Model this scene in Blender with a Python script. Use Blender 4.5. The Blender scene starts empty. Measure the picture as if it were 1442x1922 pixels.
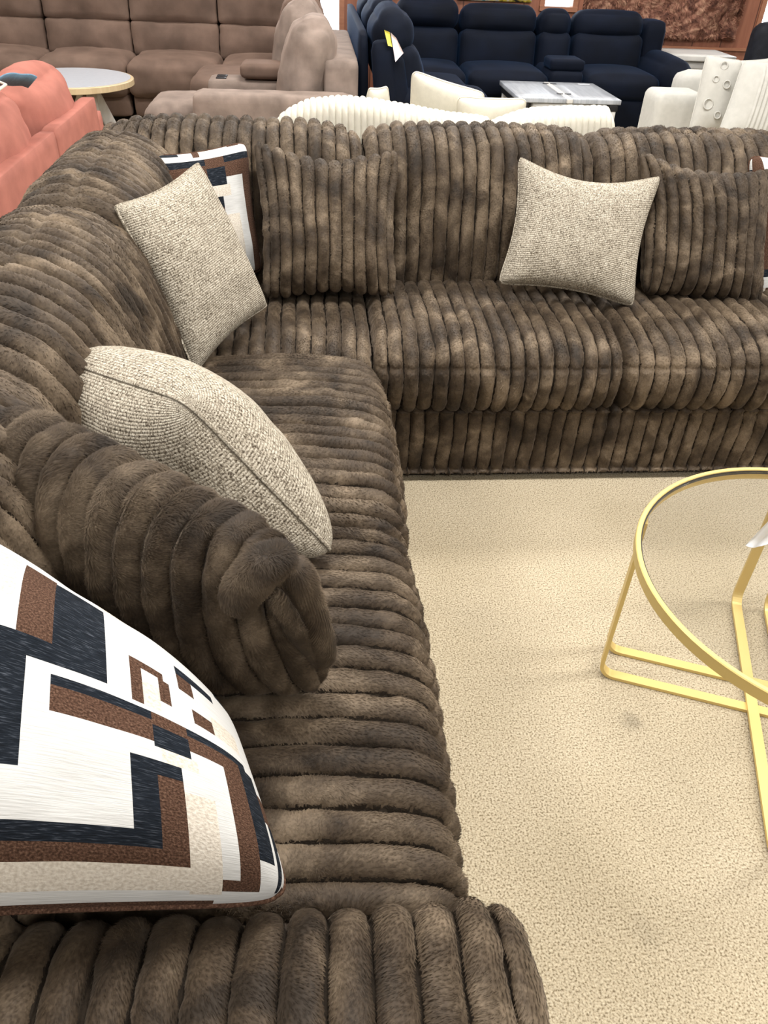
import bpy, bmesh, math
import numpy as np
from mathutils import Vector, Matrix, Euler
rng = np.random.default_rng(7)
SC = bpy.context.scene
COL = SC.collection
PI = math.pi

# ------------------------------------------------------------------ camera
CAMH = 1.5
def build_camera():
    p, yaw, roll = math.radians(37.634), math.radians(6.132), math.radians(2.781)
    cd = bpy.data.cameras.new('camera'); cam = bpy.data.objects.new('camera', cd); COL.objects.link(cam)
    f = Vector((math.sin(yaw)*math.cos(p), math.cos(yaw)*math.cos(p), -math.sin(p)))
    r = Vector((math.cos(yaw), -math.sin(yaw), 0)); d = f.cross(r)
    c, s = math.cos(roll), math.sin(roll)
    # picture x axis = r*c - d*s ; picture y axis (down) = r*s + d*c
    X = r*c - d*s; Yd = r*s + d*c
    M = Matrix((X, -Yd, -f)).transposed().to_4x4()
    M.translation = (0, 0, CAMH)
    cam.matrix_world = M
    cd.sensor_fit = 'VERTICAL'; cd.sensor_height = 24; cd.lens = 24*1446/1922
    cd.clip_start = .02; cd.clip_end = 200
    SC.camera = cam
build_camera()

# ------------------------------------------------------------------ noise
def _h(ix, iy, iz, s):
    n = (ix.astype(np.int64)*374761393 + iy.astype(np.int64)*668265263 + iz.astype(np.int64)*2147483647 + s*1274126177) & 0xffffffff
    n = ((n ^ (n >> 13))*1274126177) & 0xffffffff
    n = ((n ^ (n >> 16))*2246822519) & 0xffffffff
    n = n ^ (n >> 15)
    return (n & 0xffff)/32767.5 - 1
def noise(P, f, s=0):
    Q = P*f + 137.3
    I = np.floor(Q); F = Q - I; F = F*F*(3-2*F); I = I.astype(np.int64)
    o = 0
    for dx in (0, 1):
        wx = F[:, 0] if dx else 1-F[:, 0]
        for dy in (0, 1):
            wy = F[:, 1] if dy else 1-F[:, 1]
            for dz in (0, 1):
                wz = F[:, 2] if dz else 1-F[:, 2]
                o = o + wx*wy*wz*_h(I[:, 0]+dx, I[:, 1]+dy, I[:, 2]+dz, s)
    return o
def vnoise(P, f, s=0):
    return np.stack([noise(P, f, s), noise(P, f, s+11), noise(P, f, s+23)], 1)
def nrm(V):
    return V/np.maximum(np.linalg.norm(V, axis=-1, keepdims=True), 1e-9)

# ------------------------------------------------------------------ materials
def new_mat(name):
    m = bpy.data.materials.new(name); m.use_nodes = True
    nt = m.node_tree; b = nt.nodes['Principled BSDF']
    return m, nt, b
def N(nt, t, **k):
    n = nt.nodes.new(t)
    for a, v in k.items():
        if a in n.inputs.keys(): n.inputs[a].default_value = v
        else: setattr(n, a, v)
    return n
def ramp(nt, fac, stops):
    r = nt.nodes.new('ShaderNodeValToRGB'); e = r.color_ramp.elements
    e[0].position, e[0].color = stops[0][0], (*stops[0][1], 1)
    e[1].position, e[1].color = stops[-1][0], (*stops[-1][1], 1)
    for p, c in stops[1:-1]:
        x = e.new(p); x.color = (*c, 1)
    nt.links.new(fac, r.inputs[0]); return r.outputs[0]
def mul(c, k): return tuple(min(1, x*k) for x in c)
def fabric(name, col, var=.2, scale=60, bump=.3, bscale=250, rough=.9, sheen=.3, dist=.002, coord='Object'):
    m, nt, b = new_mat(name)
    tc = nt.nodes.new('ShaderNodeTexCoord')
    n1 = N(nt, 'ShaderNodeTexNoise', Scale=scale, Detail=4.0); nt.links.new(tc.outputs[coord], n1.inputs['Vector'])
    nt.links.new(ramp(nt, n1.outputs['Fac'], [(.3, mul(col, 1-var)), (.7, mul(col, 1+var))]), b.inputs['Base Color'])
    n2 = N(nt, 'ShaderNodeTexNoise', Scale=bscale, Detail=3.0); nt.links.new(tc.outputs[coord], n2.inputs['Vector'])
    bp = N(nt, 'ShaderNodeBump', Strength=bump, Distance=dist); nt.links.new(n2.outputs['Fac'], bp.inputs['Height'])
    nt.links.new(bp.outputs[0], b.inputs['Normal'])
    b.inputs['Roughness'].default_value = rough
    b.inputs['Specular IOR Level'].default_value = .15
    b.inputs['Sheen Weight'].default_value = sheen
    b.inputs['Sheen Roughness'].default_value = .5
    b.inputs['Sheen Tint'].default_value = (*mul(col, 1.6), 1) if max(col) < .6 else (1, 1, 1, 1)
    return m
def plain(name, col, rough=.5, metal=0, spec=.4):
    m, nt, b = new_mat(name)
    b.inputs['Base Color'].default_value = (*col, 1); b.inputs['Roughness'].default_value = rough
    b.inputs['Metallic'].default_value = metal; b.inputs['Specular IOR Level'].default_value = spec
    tc = nt.nodes.new('ShaderNodeTexCoord')
    n1 = N(nt, 'ShaderNodeTexNoise', Scale=40., Detail=3.0); nt.links.new(tc.outputs['Object'], n1.inputs['Vector'])
    mr = N(nt, 'ShaderNodeMapRange'); mr.inputs[3].default_value = max(0, rough-.05); mr.inputs[4].default_value = min(1, rough+.05)
    nt.links.new(n1.outputs['Fac'], mr.inputs[0]); nt.links.new(mr.outputs[0], b.inputs['Roughness'])
    return m
def emit(name, col, s):
    m, nt, b = new_mat(name)
    b.inputs['Base Color'].default_value = (.8, .8, .8, 1)
    b.inputs['Emission Color'].default_value = (*col, 1); b.inputs['Emission Strength'].default_value = s
    return m
def wood(name, c1, c2, scale=(1, 12, 1), rough=.45, plank=None):
    m, nt, b = new_mat(name)
    tc = nt.nodes.new('ShaderNodeTexCoord'); mp = N(nt, 'ShaderNodeMapping'); mp.inputs['Scale'].default_value = scale
    nt.links.new(tc.outputs['Object'], mp.inputs[0])
    n1 = N(nt, 'ShaderNodeTexNoise', Scale=4., Detail=6.0, Distortion=.6); nt.links.new(mp.outputs[0], n1.inputs['Vector'])
    c = ramp(nt, n1.outputs['Fac'], [(.3, c1), (.7, c2)])
    if plank:
        sx = N(nt, 'ShaderNodeSeparateXYZ'); nt.links.new(tc.outputs['Object'], sx.inputs[0])
        d = N(nt, 'ShaderNodeMath', operation='DIVIDE'); nt.links.new(sx.outputs[0], d.inputs[0]); d.inputs[1].default_value = plank
        fr = N(nt, 'ShaderNodeMath', operation='FRACT'); nt.links.new(d.outputs[0], fr.inputs[0])
        g = N(nt, 'ShaderNodeMath', operation='GREATER_THAN'); nt.links.new(fr.outputs[0], g.inputs[0]); g.inputs[1].default_value = .96
        fl = N(nt, 'ShaderNodeMath', operation='FLOOR'); nt.links.new(d.outputs[0], fl.inputs[0])
        wn = N(nt, 'ShaderNodeTexWhiteNoise'); wn.noise_dimensions = '1D'; nt.links.new(fl.outputs[0], wn.inputs['W'])
        hs = N(nt, 'ShaderNodeHueSaturation'); nt.links.new(c, hs.inputs['Color'])
        mr = N(nt, 'ShaderNodeMapRange'); mr.inputs[3].default_value = .8; mr.inputs[4].default_value = 1.15
        nt.links.new(wn.outputs['Value'], mr.inputs[0]); nt.links.new(mr.outputs[0], hs.inputs['Value'])
        mx = N(nt, 'ShaderNodeMix', data_type='RGBA'); nt.links.new(g.outputs[0], mx.inputs[0]); nt.links.new(hs.outputs[0], mx.inputs[6]); mx.inputs[7].default_value = (*mul(c1, .4), 1)
        c = mx.outputs[2]
    nt.links.new(c, b.inputs['Base Color']); b.inputs['Roughness'].default_value = rough
    return m
def tweed_mat():
    m, nt, b = new_mat('taupe_tweed')
    uv = nt.nodes.new('ShaderNodeUVMap')
    mp = N(nt, 'ShaderNodeMapping'); mp.inputs['Scale'].default_value = (1, 1, 1); nt.links.new(uv.outputs[0], mp.inputs[0])
    # woven rows: every row a line of small stitches of mixed yarn
    L = nt.links.new
    sx = nt.nodes.new('ShaderNodeSeparateXYZ'); L(mp.outputs[0], sx.inputs[0])
    def mth(op, a, b_=None, c_=None):
        n = N(nt, 'ShaderNodeMath', operation=op)
        for k, v in enumerate((a, b_, c_)):
            if v is None: continue
            if isinstance(v, (int, float)): n.inputs[k].default_value = v
            else: L(v, n.inputs[k])
        return n.outputs[0]
    wob = N(nt, 'ShaderNodeTexNoise', Scale=35., Detail=1.0); L(mp.outputs[0], wob.inputs['Vector'])
    y = mth('MULTIPLY_ADD', wob.outputs['Fac'], .35, mth('DIVIDE', sx.outputs[1], .0064))
    row = mth('FLOOR', y); fr = mth('FRACT', y)
    prof = mth('SINE', mth('MULTIPLY', fr, PI))                      # 0 between rows, 1 on the row
    cx = N(nt, 'ShaderNodeCombineXYZ'); L(mth('MULTIPLY', sx.outputs[0], 300.), cx.inputs[0]); L(mth('MULTIPLY', row, 7.31), cx.inputs[1]); L(mth('MULTIPLY', fr, 1.2), cx.inputs[2])
    st = N(nt, 'ShaderNodeTexNoise', Scale=1., Detail=2.0); L(cx.outputs[0], st.inputs['Vector'])
    n2 = N(nt, 'ShaderNodeTexNoise', Scale=22., Detail=2.0); L(mp.outputs[0], n2.inputs['Vector'])
    v = mth('MULTIPLY_ADD', n2.outputs['Fac'], .12, mth('MULTIPLY_ADD', prof, .10, st.outputs['Fac']))
    c = ramp(nt, v, [(.44, (.08, .062, .045)), (.54, (.21, .18, .138)), (.66, (.385, .34, .27)), (.86, (.56, .515, .43))])
    L(c, b.inputs['Base Color'])
    bp = N(nt, 'ShaderNodeBump', Strength=.8, Distance=.0022); L(mth('MULTIPLY_ADD', st.outputs['Fac'], 1.6, mth('MULTIPLY', prof, .6)), bp.inputs['Height']); L(bp.outputs[0], b.inputs['Normal'])
    b.inputs['Roughness'].default_value = .95; b.inputs['Specular IOR Level'].default_value = .1
    return m
def streak_mat(name, c1, c2, c3, sx, sy, bump=.3, lo=.35, hi=.72):
    m, nt, b = new_mat(name)
    uv = nt.nodes.new('ShaderNodeUVMap'); mp = N(nt, 'ShaderNodeMapping'); mp.inputs['Scale'].default_value = (sx, sy, 1)
    nt.links.new(uv.outputs[0], mp.inputs[0])
    n1 = N(nt, 'ShaderNodeTexNoise', Scale=1., Detail=3.0); nt.links.new(mp.outputs[0], n1.inputs['Vector'])
    nt.links.new(ramp(nt, n1.outputs['Fac'], [(lo, c1), (.55, c2), (hi, c3)]), b.inputs['Base Color'])
    bp = N(nt, 'ShaderNodeBump', Strength=bump, Distance=.002); nt.links.new(n1.outputs['Fac'], bp.inputs['Height']); nt.links.new(bp.outputs[0], b.inputs['Normal'])
    b.inputs['Roughness'].default_value = .9; b.inputs['Specular IOR Level'].default_value = .12
    return m

M = {}
BROWN = (.135, .098, .068)
M['plush'] = fabric('brown_groove_shade', (.022, .016, .011), .2, 22, .5, 420, .9, .1, .002)  # near-black brown that paints the shade into the rib grooves
def pile_mat():
    # brushed plush: the nap lies in patches of lighter and darker brown
    m, nt, b = new_mat('brown_fur_pile'); tc = nt.nodes.new('ShaderNodeTexCoord')
    n1 = N(nt, 'ShaderNodeTexNoise', Scale=8.0, Detail=3.5, Roughness=.55, Distortion=.6); nt.links.new(tc.outputs['Object'], n1.inputs['Vector'])
    n2 = N(nt, 'ShaderNodeTexNoise', Scale=260., Detail=2.0); nt.links.new(tc.outputs['Object'], n2.inputs['Vector'])
    a = N(nt, 'ShaderNodeMath', operation='MULTIPLY_ADD'); nt.links.new(n2.outputs['Fac'], a.inputs[0]); a.inputs[1].default_value = .20; nt.links.new(n1.outputs['Fac'], a.inputs[2])
    nt.links.new(ramp(nt, a.outputs[0], [(.44, (.021, .0142, .0088)), (.56, (.047, .0322, .0200)), (.64, (.071, .0505, .0320)), (.80, (.165, .1225, .082))]), b.inputs['Base Color'])
    b.inputs['Roughness'].default_value = .65; b.inputs['Specular IOR Level'].default_value = .2
    b.inputs['Sheen Weight'].default_value = .28; b.inputs['Sheen Roughness'].default_value = .4; b.inputs['Sheen Tint'].default_value = (.45, .36, .28, 1)
    return m
M['pile'] = pile_mat()
M['tweed'] = tweed_mat()
M['pw'] = streak_mat('white_slub_weave', (.45, .445, .43), (.51, .505, .49), (.54, .535, .52), 25, 420, .35)
M['pk'] = streak_mat('navy_black_chenille', (.004, .0055, .008), (.008, .011, .016), (.07, .078, .095), 60, 500, .5, .3, .8)
M['pb'] = streak_mat('brown_chenille', (.036, .018, .011), (.08, .042, .027), (.14, .082, .055), 330, 330, .9)
M['pc'] = streak_mat('cream_boucle', (.42, .37, .31), (.53, .48, .41), (.60, .56, .49), 220, 220, .5)
M['taupe'] = fabric('mink_brown_suede', (.135, .090, .069), .28, 5, .3, 160, .85, .5)
M['taupe_light'] = fabric('mink_grey_suede', (.20, .155, .13), .25, 9, .35, 160, .85, .6)
M['navy'] = fabric('navy_velvet', (.0016, .0036, .0100), .35, 5, .25, 200, .8, .05)
for q_, v_ in (('Sheen Weight', .28), ('Sheen Roughness', .35), ('Sheen Tint', (.03, .09, .22, 1))): M['navy'].node_tree.nodes['Principled BSDF'].inputs[q_].default_value = v_
M['coral'] = fabric('coral_velvet', (.33, .125, .095), .15, 9, .25, 200, .8, .1)
M['cream'] = fabric('cream_plush', (.55, .52, .44), .06, 30, .3, 300, .9, .3)
M['white'] = fabric('white_boucle', (.46, .45, .415), .05, 30, .3, 300, .9, .2)
M['black'] = fabric('black_fabric', (.012, .013, .018), .3, 20, .2, 200, .6, .1)
M['dark'] = plain('black_plastic_and_gap_shade', (.012, .012, .014), .4)
M['gold'] = plain('brushed_gold_paint', (.62, .46, .17), .42, .25)
M['paper'] = plain('white_card', (.82, .82, .84), .6)
M['paper_pink'] = plain('pinkish_card', (.82, .70, .70), .6)
M['paper_yellow'] = plain('yellow_card', (.85, .78, .12), .6)
M['bluecloth'] = fabric('slate_blue_cloth', (.12, .21, .29), .15, 60, .3, 300)
M['lightwood'] = wood('light_oak_edge', (.50, .38, .22), (.60, .47, .29), (1, 12, 1), .4)
M['glosswhite'] = plain('pale_table_lacquer', (.55, .58, .63), .18, 0, .6)
M['whitewash'] = wood('whitewashed_wood', (.50, .49, .47), (.68, .66, .62), (1, 14, 1), .4)
M['greywash'] = wood('grey_washed_wood', (.31, .33, .36), (.46, .48, .51), (14, 1, 1), .28)
M['panel'] = wood('reddish_wood_panelling', (.21, .075, .042), (.30, .12, .07), (6, 6, .6), .5, plank=.30)
M['panel_trim'] = wood('wood_trim', (.26, .11, .06), (.34, .15, .085), (1, 6, 6), .45)
M['plaster'] = plain('grey_plaster', (.34, .34, .35), .9)
M['frame'] = plain('white_window_frame', (.75, .75, .77), .4)
M['windowlight'] = emit('daylit_window', (.86, .93, 1.0), 6.0)

def carpet_mat():
    m, nt, b = new_mat('beige_loop_carpet')
    tc = nt.nodes.new('ShaderNodeTexCoord')
    n1 = N(nt, 'ShaderNodeTexNoise', Scale=240., Detail=3.0); nt.links.new(tc.outputs['Object'], n1.inputs['Vector'])
    n2 = N(nt, 'ShaderNodeTexNoise', Scale=2.2, Detail=5.0); nt.links.new(tc.outputs['Object'], n2.inputs['Vector'])
    n3 = N(nt, 'ShaderNodeTexVoronoi', Scale=130.); nt.links.new(tc.outputs['Object'], n3.inputs['Vector'])
    c = ramp(nt, n1.outputs['Fac'], [(.34, (.17, .13, .08)), (.47, (.375, .315, .22)), (.68, (.50, .435, .32))])
    c2 = ramp(nt, n2.outputs['Fac'], [(.35, (.88, .87, .84)), (.62, (1, 1, 1))])
    mx = N(nt, 'ShaderNodeMix', data_type='RGBA', blend_type='MULTIPLY'); mx.inputs[0].default_value = 1
    nt.links.new(c, mx.inputs[6]); nt.links.new(c2, mx.inputs[7])
    # a few old stains with outlines of their own
    out = mx.outputs[2]
    for (sx, sy, r, k) in ((.735, 1.10, .045, .72), (.70, 1.27, .05, .8), (.60, .62, .05, .87), (.42, 1.45, .12, .93)):
        mp = N(nt, 'ShaderNodeVectorMath', operation='DISTANCE'); nt.links.new(tc.outputs['Object'], mp.inputs[0]); mp.inputs[1].default_value = (sx, sy, 0)
        n4 = N(nt, 'ShaderNodeTexNoise', Scale=30., Detail=3.0); nt.links.new(tc.outputs['Object'], n4.inputs['Vector'])
        ad = N(nt, 'ShaderNodeMath', operation='MULTIPLY_ADD'); nt.links.new(n4.outputs['Fac'], ad.inputs[0]); ad.inputs[1].default_value = r*1.4; nt.links.new(mp.outputs['Value'], ad.inputs[2])
        mr = N(nt, 'ShaderNodeMapRange'); mr.inputs[1].default_value = r*.9; mr.inputs[2].default_value = r*1.5; mr.inputs[3].default_value = k; mr.inputs[4].default_value = 1
        nt.links.new(ad.outputs[0], mr.inputs[0])
        m2 = N(nt, 'ShaderNodeMix', data_type='RGBA', blend_type='MULTIPLY'); m2.inputs[0].default_value = 1
        nt.links.new(out, m2.inputs[6]); nt.links.new(mr.outputs[0], m2.inputs[7]); out = m2.outputs[2]
    nt.links.new(out, b.inputs['Base Color'])
    ad = N(nt, 'ShaderNodeMath', operation='SUBTRACT'); nt.links.new(n1.outputs['Fac'], ad.inputs[0]); nt.links.new(n3.outputs['Distance'], ad.inputs[1])
    bp = N(nt, 'ShaderNodeBump', Strength=.55, Distance=.004); nt.links.new(ad.outputs[0], bp.inputs['Height']); nt.links.new(bp.outputs[0], b.inputs['Normal'])
    b.inputs['Roughness'].default_value = .95; b.inputs['Specular IOR Level'].default_value = .1
    return m
M['carpet'] = carpet_mat()
def glass_mat():
    m, nt, b = new_mat('clear_table_glass'); out = nt.nodes['Material Output']
    t = N(nt, 'ShaderNodeBsdfTransparent'); t.inputs[0].default_value = (.965, .97, .975, 1)
    g = N(nt, 'ShaderNodeBsdfGlossy', Roughness=.03); lw = N(nt, 'ShaderNodeLayerWeight', Blend=.5); pw = N(nt, 'ShaderNodeMath', operation='POWER'); nt.links.new(lw.outputs['Facing'], pw.inputs[0]); pw.inputs[1].default_value = 4.; f = N(nt, 'ShaderNodeMath', operation='MULTIPLY_ADD'); nt.links.new(pw.outputs[0], f.inputs[0]); f.inputs[1].default_value = .6; f.inputs[2].default_value = .04; mx = nt.nodes.new('ShaderNodeMixShader')
    nt.links.new(f.outputs[0], mx.inputs[0]); nt.links.new(t.outputs[0], mx.inputs[1]); nt.links.new(g.outputs[0], mx.inputs[2]); nt.links.new(mx.outputs[0], out.inputs[0])
    return m
M['glass'] = glass_mat()

# ------------------------------------------------------------------ object helpers
def thing(name, label, cat, loc=(0, 0, 0), group=None):
    o = bpy.data.objects.new(name, None); COL.objects.link(o); o.location = loc; o.empty_display_size = .1
    o['label'] = label; o['category'] = cat
    if group: o['group'] = group
    return o
def tag(o, label=None, cat=None, group=None, kind=None):
    for k, v in (('label', label), ('category', cat), ('group', group), ('kind', kind)):
        if v: o[k] = v
    return o
def link_mesh(name, me, mats, parent=None):
    o = bpy.data.objects.new(name, me); COL.objects.link(o)
    for m in (mats if isinstance(mats, (list, tuple)) else [mats]): me.materials.append(m)
    if parent is not None:
        o.parent = parent
        x = Vector((0, 0, 0)); q = parent
        while q is not None: x += q.location; q = q.parent
        o.location = -x                           # meshes are written in world coordinates
    return o
def np_mesh(name, V, quads=None, tris=None, smooth_q=True, uv=None, mi=None):
    me = bpy.data.meshes.new(name)
    nq = 0 if quads is None else len(quads); nt_ = 0 if tris is None else len(tris)
    idx = []
    if nq: idx.append(np.asarray(quads).ravel())
    if nt_: idx.append(np.asarray(tris).ravel())
    idx = np.concatenate(idx).astype(np.int32)
    me.vertices.add(len(V)); me.vertices.foreach_set('co', np.asarray(V, np.float32).ravel())
    me.loops.add(len(idx)); me.loops.foreach_set('vertex_index', idx)
    me.polygons.add(nq+nt_)
    st = np.concatenate([np.arange(nq)*4, nq*4+np.arange(nt_)*3]).astype(np.int32)
    me.polygons.foreach_set('loop_start', st)
    sm = np.concatenate([np.full(nq, smooth_q), np.zeros(nt_, bool)])
    me.update(calc_edges=True)
    me.polygons.foreach_set('use_smooth', sm)
    if mi is not None:
        mm = np.zeros(nq+nt_, np.int32); mm[:len(mi)] = mi; me.polygons.foreach_set('material_index', mm)
    if uv is not None:
        l = me.uv_layers.new(name='UVMap'); l.data.foreach_set('uv', uv[idx].astype(np.float32).ravel())
    me.update()
    return me
def quad_normals(V, Q):
    a = np.cross(V[Q[:, 2]]-V[Q[:, 0]], V[Q[:, 3]]-V[Q[:, 1]])
    Nn = np.zeros_like(V)
    for k in range(4): np.add.at(Nn, Q[:, k], a)
    return nrm(Nn)
CAM = np.array([0, 0, CAMH])
def fur(V, Nn, per, ln, wd, bias=(0, 0, -.6), seed=0, lie=.13, napf=6., keep=None, lscale=None):
    """flat-lying pile rooted at the mesh's own vertices: returns extra verts and triangles"""
    r = np.random.default_rng(seed+100)
    tc = nrm(CAM+np.array([.0, 0, .2])-V)
    ok = (Nn*tc).sum(1) > -.25
    if keep is not None: ok &= keep
    ids = np.nonzero(ok)[0]
    n = int(len(ids)*per)
    ids = np.sort(r.choice(ids, n)) if per < 1 else np.concatenate([ids]*int(per)+[r.choice(ids, int(len(ids)*(per-int(per))))])
    P = V[ids]; n_ = Nn[ids]
    nap = vnoise(P, napf, seed)*1.3 + vnoise(P, napf*3.7, seed+5)*.55 + np.array(bias) + r.normal(0, .16, P.shape)
    t = nrm(nap-(nap*n_).sum(1, keepdims=True)*n_)
    d = nrm(t*.9 + n_*np.clip(lie*(1+1.6*noise(P, napf*1.7, seed+9)+.8*noise(P, napf*5, seed+10)), .03, .8)[:, None] + r.normal(0, .05, P.shape))
    w = nrm(np.cross(t, n_))
    L = ln*r.uniform(.6, 1.15, len(P))*(1 if lscale is None else lscale[ids]); W = wd*r.uniform(.5, 1.2, len(P))
    side = r.uniform(-1, 1, len(P))
    a = P
    b = P + w*W[:, None]*np.where(side > 0, 1, -1)[:, None] + t*(r.uniform(-.5, .5, len(P))*W)[:, None]
    c = P + d*L[:, None] + w*(W*.5*side)[:, None]
    k = len(V)
    i = np.arange(len(P))
    tri = np.stack([ids, k+2*i, k+2*i+1], 1)
    # wind so the blade's outer side faces off the cloth
    fn = np.cross(b-a, c-a); flip = (fn*n_).sum(1) < 0
    tri[flip] = tri[flip][:, [0, 2, 1]]
    E = np.empty((2*len(P), 3)); E[0::2] = b; E[1::2] = c
    return E, tri
def catmull(pts, closed=True, per=16):
    P = np.array(pts, float); n = len(P); out = []
    for i in range(n if closed else n-1):
        g = lambda k: P[k % n] if closed else P[min(max(k, 0), n-1)]
        p0, p1, p2, p3 = g(i-1), g(i), g(i+1), g(i+2)
        for s in np.arange(per)/per:
            out.append(.5*((2*p1)+(p2-p0)*s+(2*p0-5*p1+4*p2-p3)*s*s+(3*p1-p0-3*p2+p3)*s**3))
    if not closed: out.append(P[-1])
    return np.array(out)
def resample(C, n, closed=True):
    D = np.vstack([C, C[:1]]) if closed else C
    s = np.concatenate([[0], np.cumsum(np.linalg.norm(np.diff(D, axis=0), axis=1))])
    t = np.linspace(0, s[-1], n+1)[:-1] if closed else np.linspace(0, s[-1], n)
    return np.stack([np.interp(t, s, D[:, k]) for k in range(D.shape[1])], 1), s[-1]
def ribbed(name, prof, L, nrib, amp, tf, parent=None, mat=None, seg=10, dv=.007, re=.03, shape=None, fl=(2.5, .010, .0024), bias=(0, 0, -.6), seed=0, wob=.004, dents=1., dent_lines=(), furkeep=None, lie=.13, tap=1.0):
    """cord-like ribs running along profile PROF (closed, 2D), repeated NRIB times over length L; TF maps (u, a, b) to the world"""
    C = catmull(prof); P2, per = resample(C, max(24, int(resample(C, 8)[1]/dv)))
    nv = len(P2)
    area = .5*np.sum(P2[:, 0]*np.roll(P2[:, 1], -1)-np.roll(P2[:, 0], -1)*P2[:, 1])
    T = np.roll(P2, -1, 0)-np.roll(P2, 1, 0); n2 = nrm(np.stack([T[:, 1], -T[:, 0]], 1))*(1 if area > 0 else -1)
    tt_ = (1-np.cos(PI*np.arange(seg)/seg))/2*.8+np.arange(seg)/seg*.2
    us = np.concatenate([(np.arange(nrib)[:, None]+tt_[None]).ravel(), [nrib]])/nrib*L
    st = [(u, 1., 0) for u in us]
    cap = [(0., k, 1) for k in (.05, .3, .6, .85)]
    st = cap + st + [(L, k, 1) for k in (.85, .6, .3, .05)]
    cen = P2.mean(0)
    rr = np.random.default_rng(seed)
    rib_amp = rr.uniform(.85, 1.12, nrib+1)
    U = np.array([s[0] for s in st])[:, None]*np.ones((1, nv)); K = np.array([s[1] for s in st])[:, None]*np.ones((1, nv)); isc = np.array([s[2] for s in st])[:, None]*np.ones((1, nv))
    vv = np.arange(nv)[None, :]/nv*per*np.ones_like(U)
    ph = np.clip(U/L*nrib, 0, nrib-1e-9); ph = np.where(np.abs(ph-np.round(ph)) < 1e-6, np.minimum(np.round(ph), nrib-1e-6), ph); ir = np.clip(np.floor(ph), 0, nrib-1).astype(int); t = ph-ir
    rib = np.sqrt(np.maximum(0, 1-np.abs(2*t-1)**2.25))
    e = np.minimum(U, L-U); ins = np.where(e < re, re*(1-np.sqrt(np.maximum(0, 1-((re-e)/re)**2))), 0)*tap
    Q = np.stack([U.ravel(), vv.ravel(), np.full(U.size, seed*3.1)], 1)
    disp = amp*(rib*rib_amp[ir]-.75) - ins
    for (v0, wd, dp) in dent_lines:
        disp = disp - dp*np.exp(-((vv/per-v0)/wd)**2)*(isc < .5)
    du = np.gradient(us); ju = rr.uniform(-.45, .45, (len(us), nv))*du[:, None]; ju[::seg] = 0
    U = U.copy(); U[4:-4] += ju; ph = np.clip(U/L*nrib, 0, nrib-1e-6)
    t = np.where(isc > .5, t, np.clip(ph-ir, 0, 1)); rib = np.sqrt(np.maximum(0, 1-np.abs(2*t-1)**2.25)); disp = amp*(rib*rib_amp[ir]-.75) - ins
    jit = rr.uniform(-.42, .42, U.shape)*(isc < .5)
    vp = np.arange(nv)[None, :]+jit; xp = np.arange(nv)
    ip = lambda y: np.interp(vp.ravel(), xp, y, period=nv).reshape(U.shape)
    A = ip(P2[:, 0]) + ip(n2[:, 0])*disp; B = ip(P2[:, 1]) + ip(n2[:, 1])*disp
    A = cen[0] + (A-cen[0])*K; B = cen[1]+(B-cen[1])*K
    U2 = U + wob*noise(Q, 9., seed)[:].reshape(U.shape)*(isc < .5)*np.minimum(1, e/.02)
    if shape is not None: U2, A, B = shape(U2, A, B, U/L)
    X = tf(U2.ravel(), A.ravel(), B.ravel())
    ns = len(st)
    i = np.arange(ns-1)[:, None]*nv; j = np.arange(nv)[None, :]; j2 = (j+1) % nv
    Qd = np.stack([(i+j).ravel(), (i+j2).ravel(), (i+nv+j2).ravel(), (i+nv+j).ravel()], 1)
    # caps
    V = X
    Nn = quad_normals(V, Qd)
    c0 = V.mean(0)
    if ((V-c0)*Nn).sum() < 0:
        Qd = Qd[:, ::-1]; Nn = -Nn
    V = V + Nn*(dents*(.0028*noise(V, 28., seed+1)+.0016*noise(V, 75., seed+2)))[:, None]
    ex = [V]; tri = []
    for end in (0, ns-1):
        b = end*nv; a = np.arange(nv); c = len(V)+len(tri)
        ex.append(V[b:b+nv].mean(0)[None]);
        tt = np.stack([np.full(nv, c), b+a, b+(a+1) % nv], 1)
        tri.append(tt if end == 0 else tt[:, ::-1])
    V0 = V; V = np.concatenate(ex)
    tris = [np.concatenate(tri)]
    if fl:
        ls = np.concatenate([np.where(isc < .5, np.clip((rib-.35)/.5, .0, 1), .5).ravel(), np.zeros(len(V)-len(V0))])
        Nf = np.concatenate([Nn, np.zeros((len(V)-len(V0), 3))])
        kp = np.ones(len(V), bool); kp[len(V0):] = False
        kp &= ls > .05
        E, ft = fur(V, Nf, fl[0], fl[1], fl[2], bias, seed, lie, keep=kp, lscale=.35+.65*ls)
        V = np.concatenate([V, E]); tris.append(ft)
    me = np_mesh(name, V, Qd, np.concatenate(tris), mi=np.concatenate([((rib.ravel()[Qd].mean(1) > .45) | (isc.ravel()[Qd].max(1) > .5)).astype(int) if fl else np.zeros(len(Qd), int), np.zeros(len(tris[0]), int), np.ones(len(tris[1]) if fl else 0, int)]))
    return link_mesh(name, me, mat or [M['plush'], M['pile']], parent)  # 'plush' slot is the painted groove shade

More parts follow.
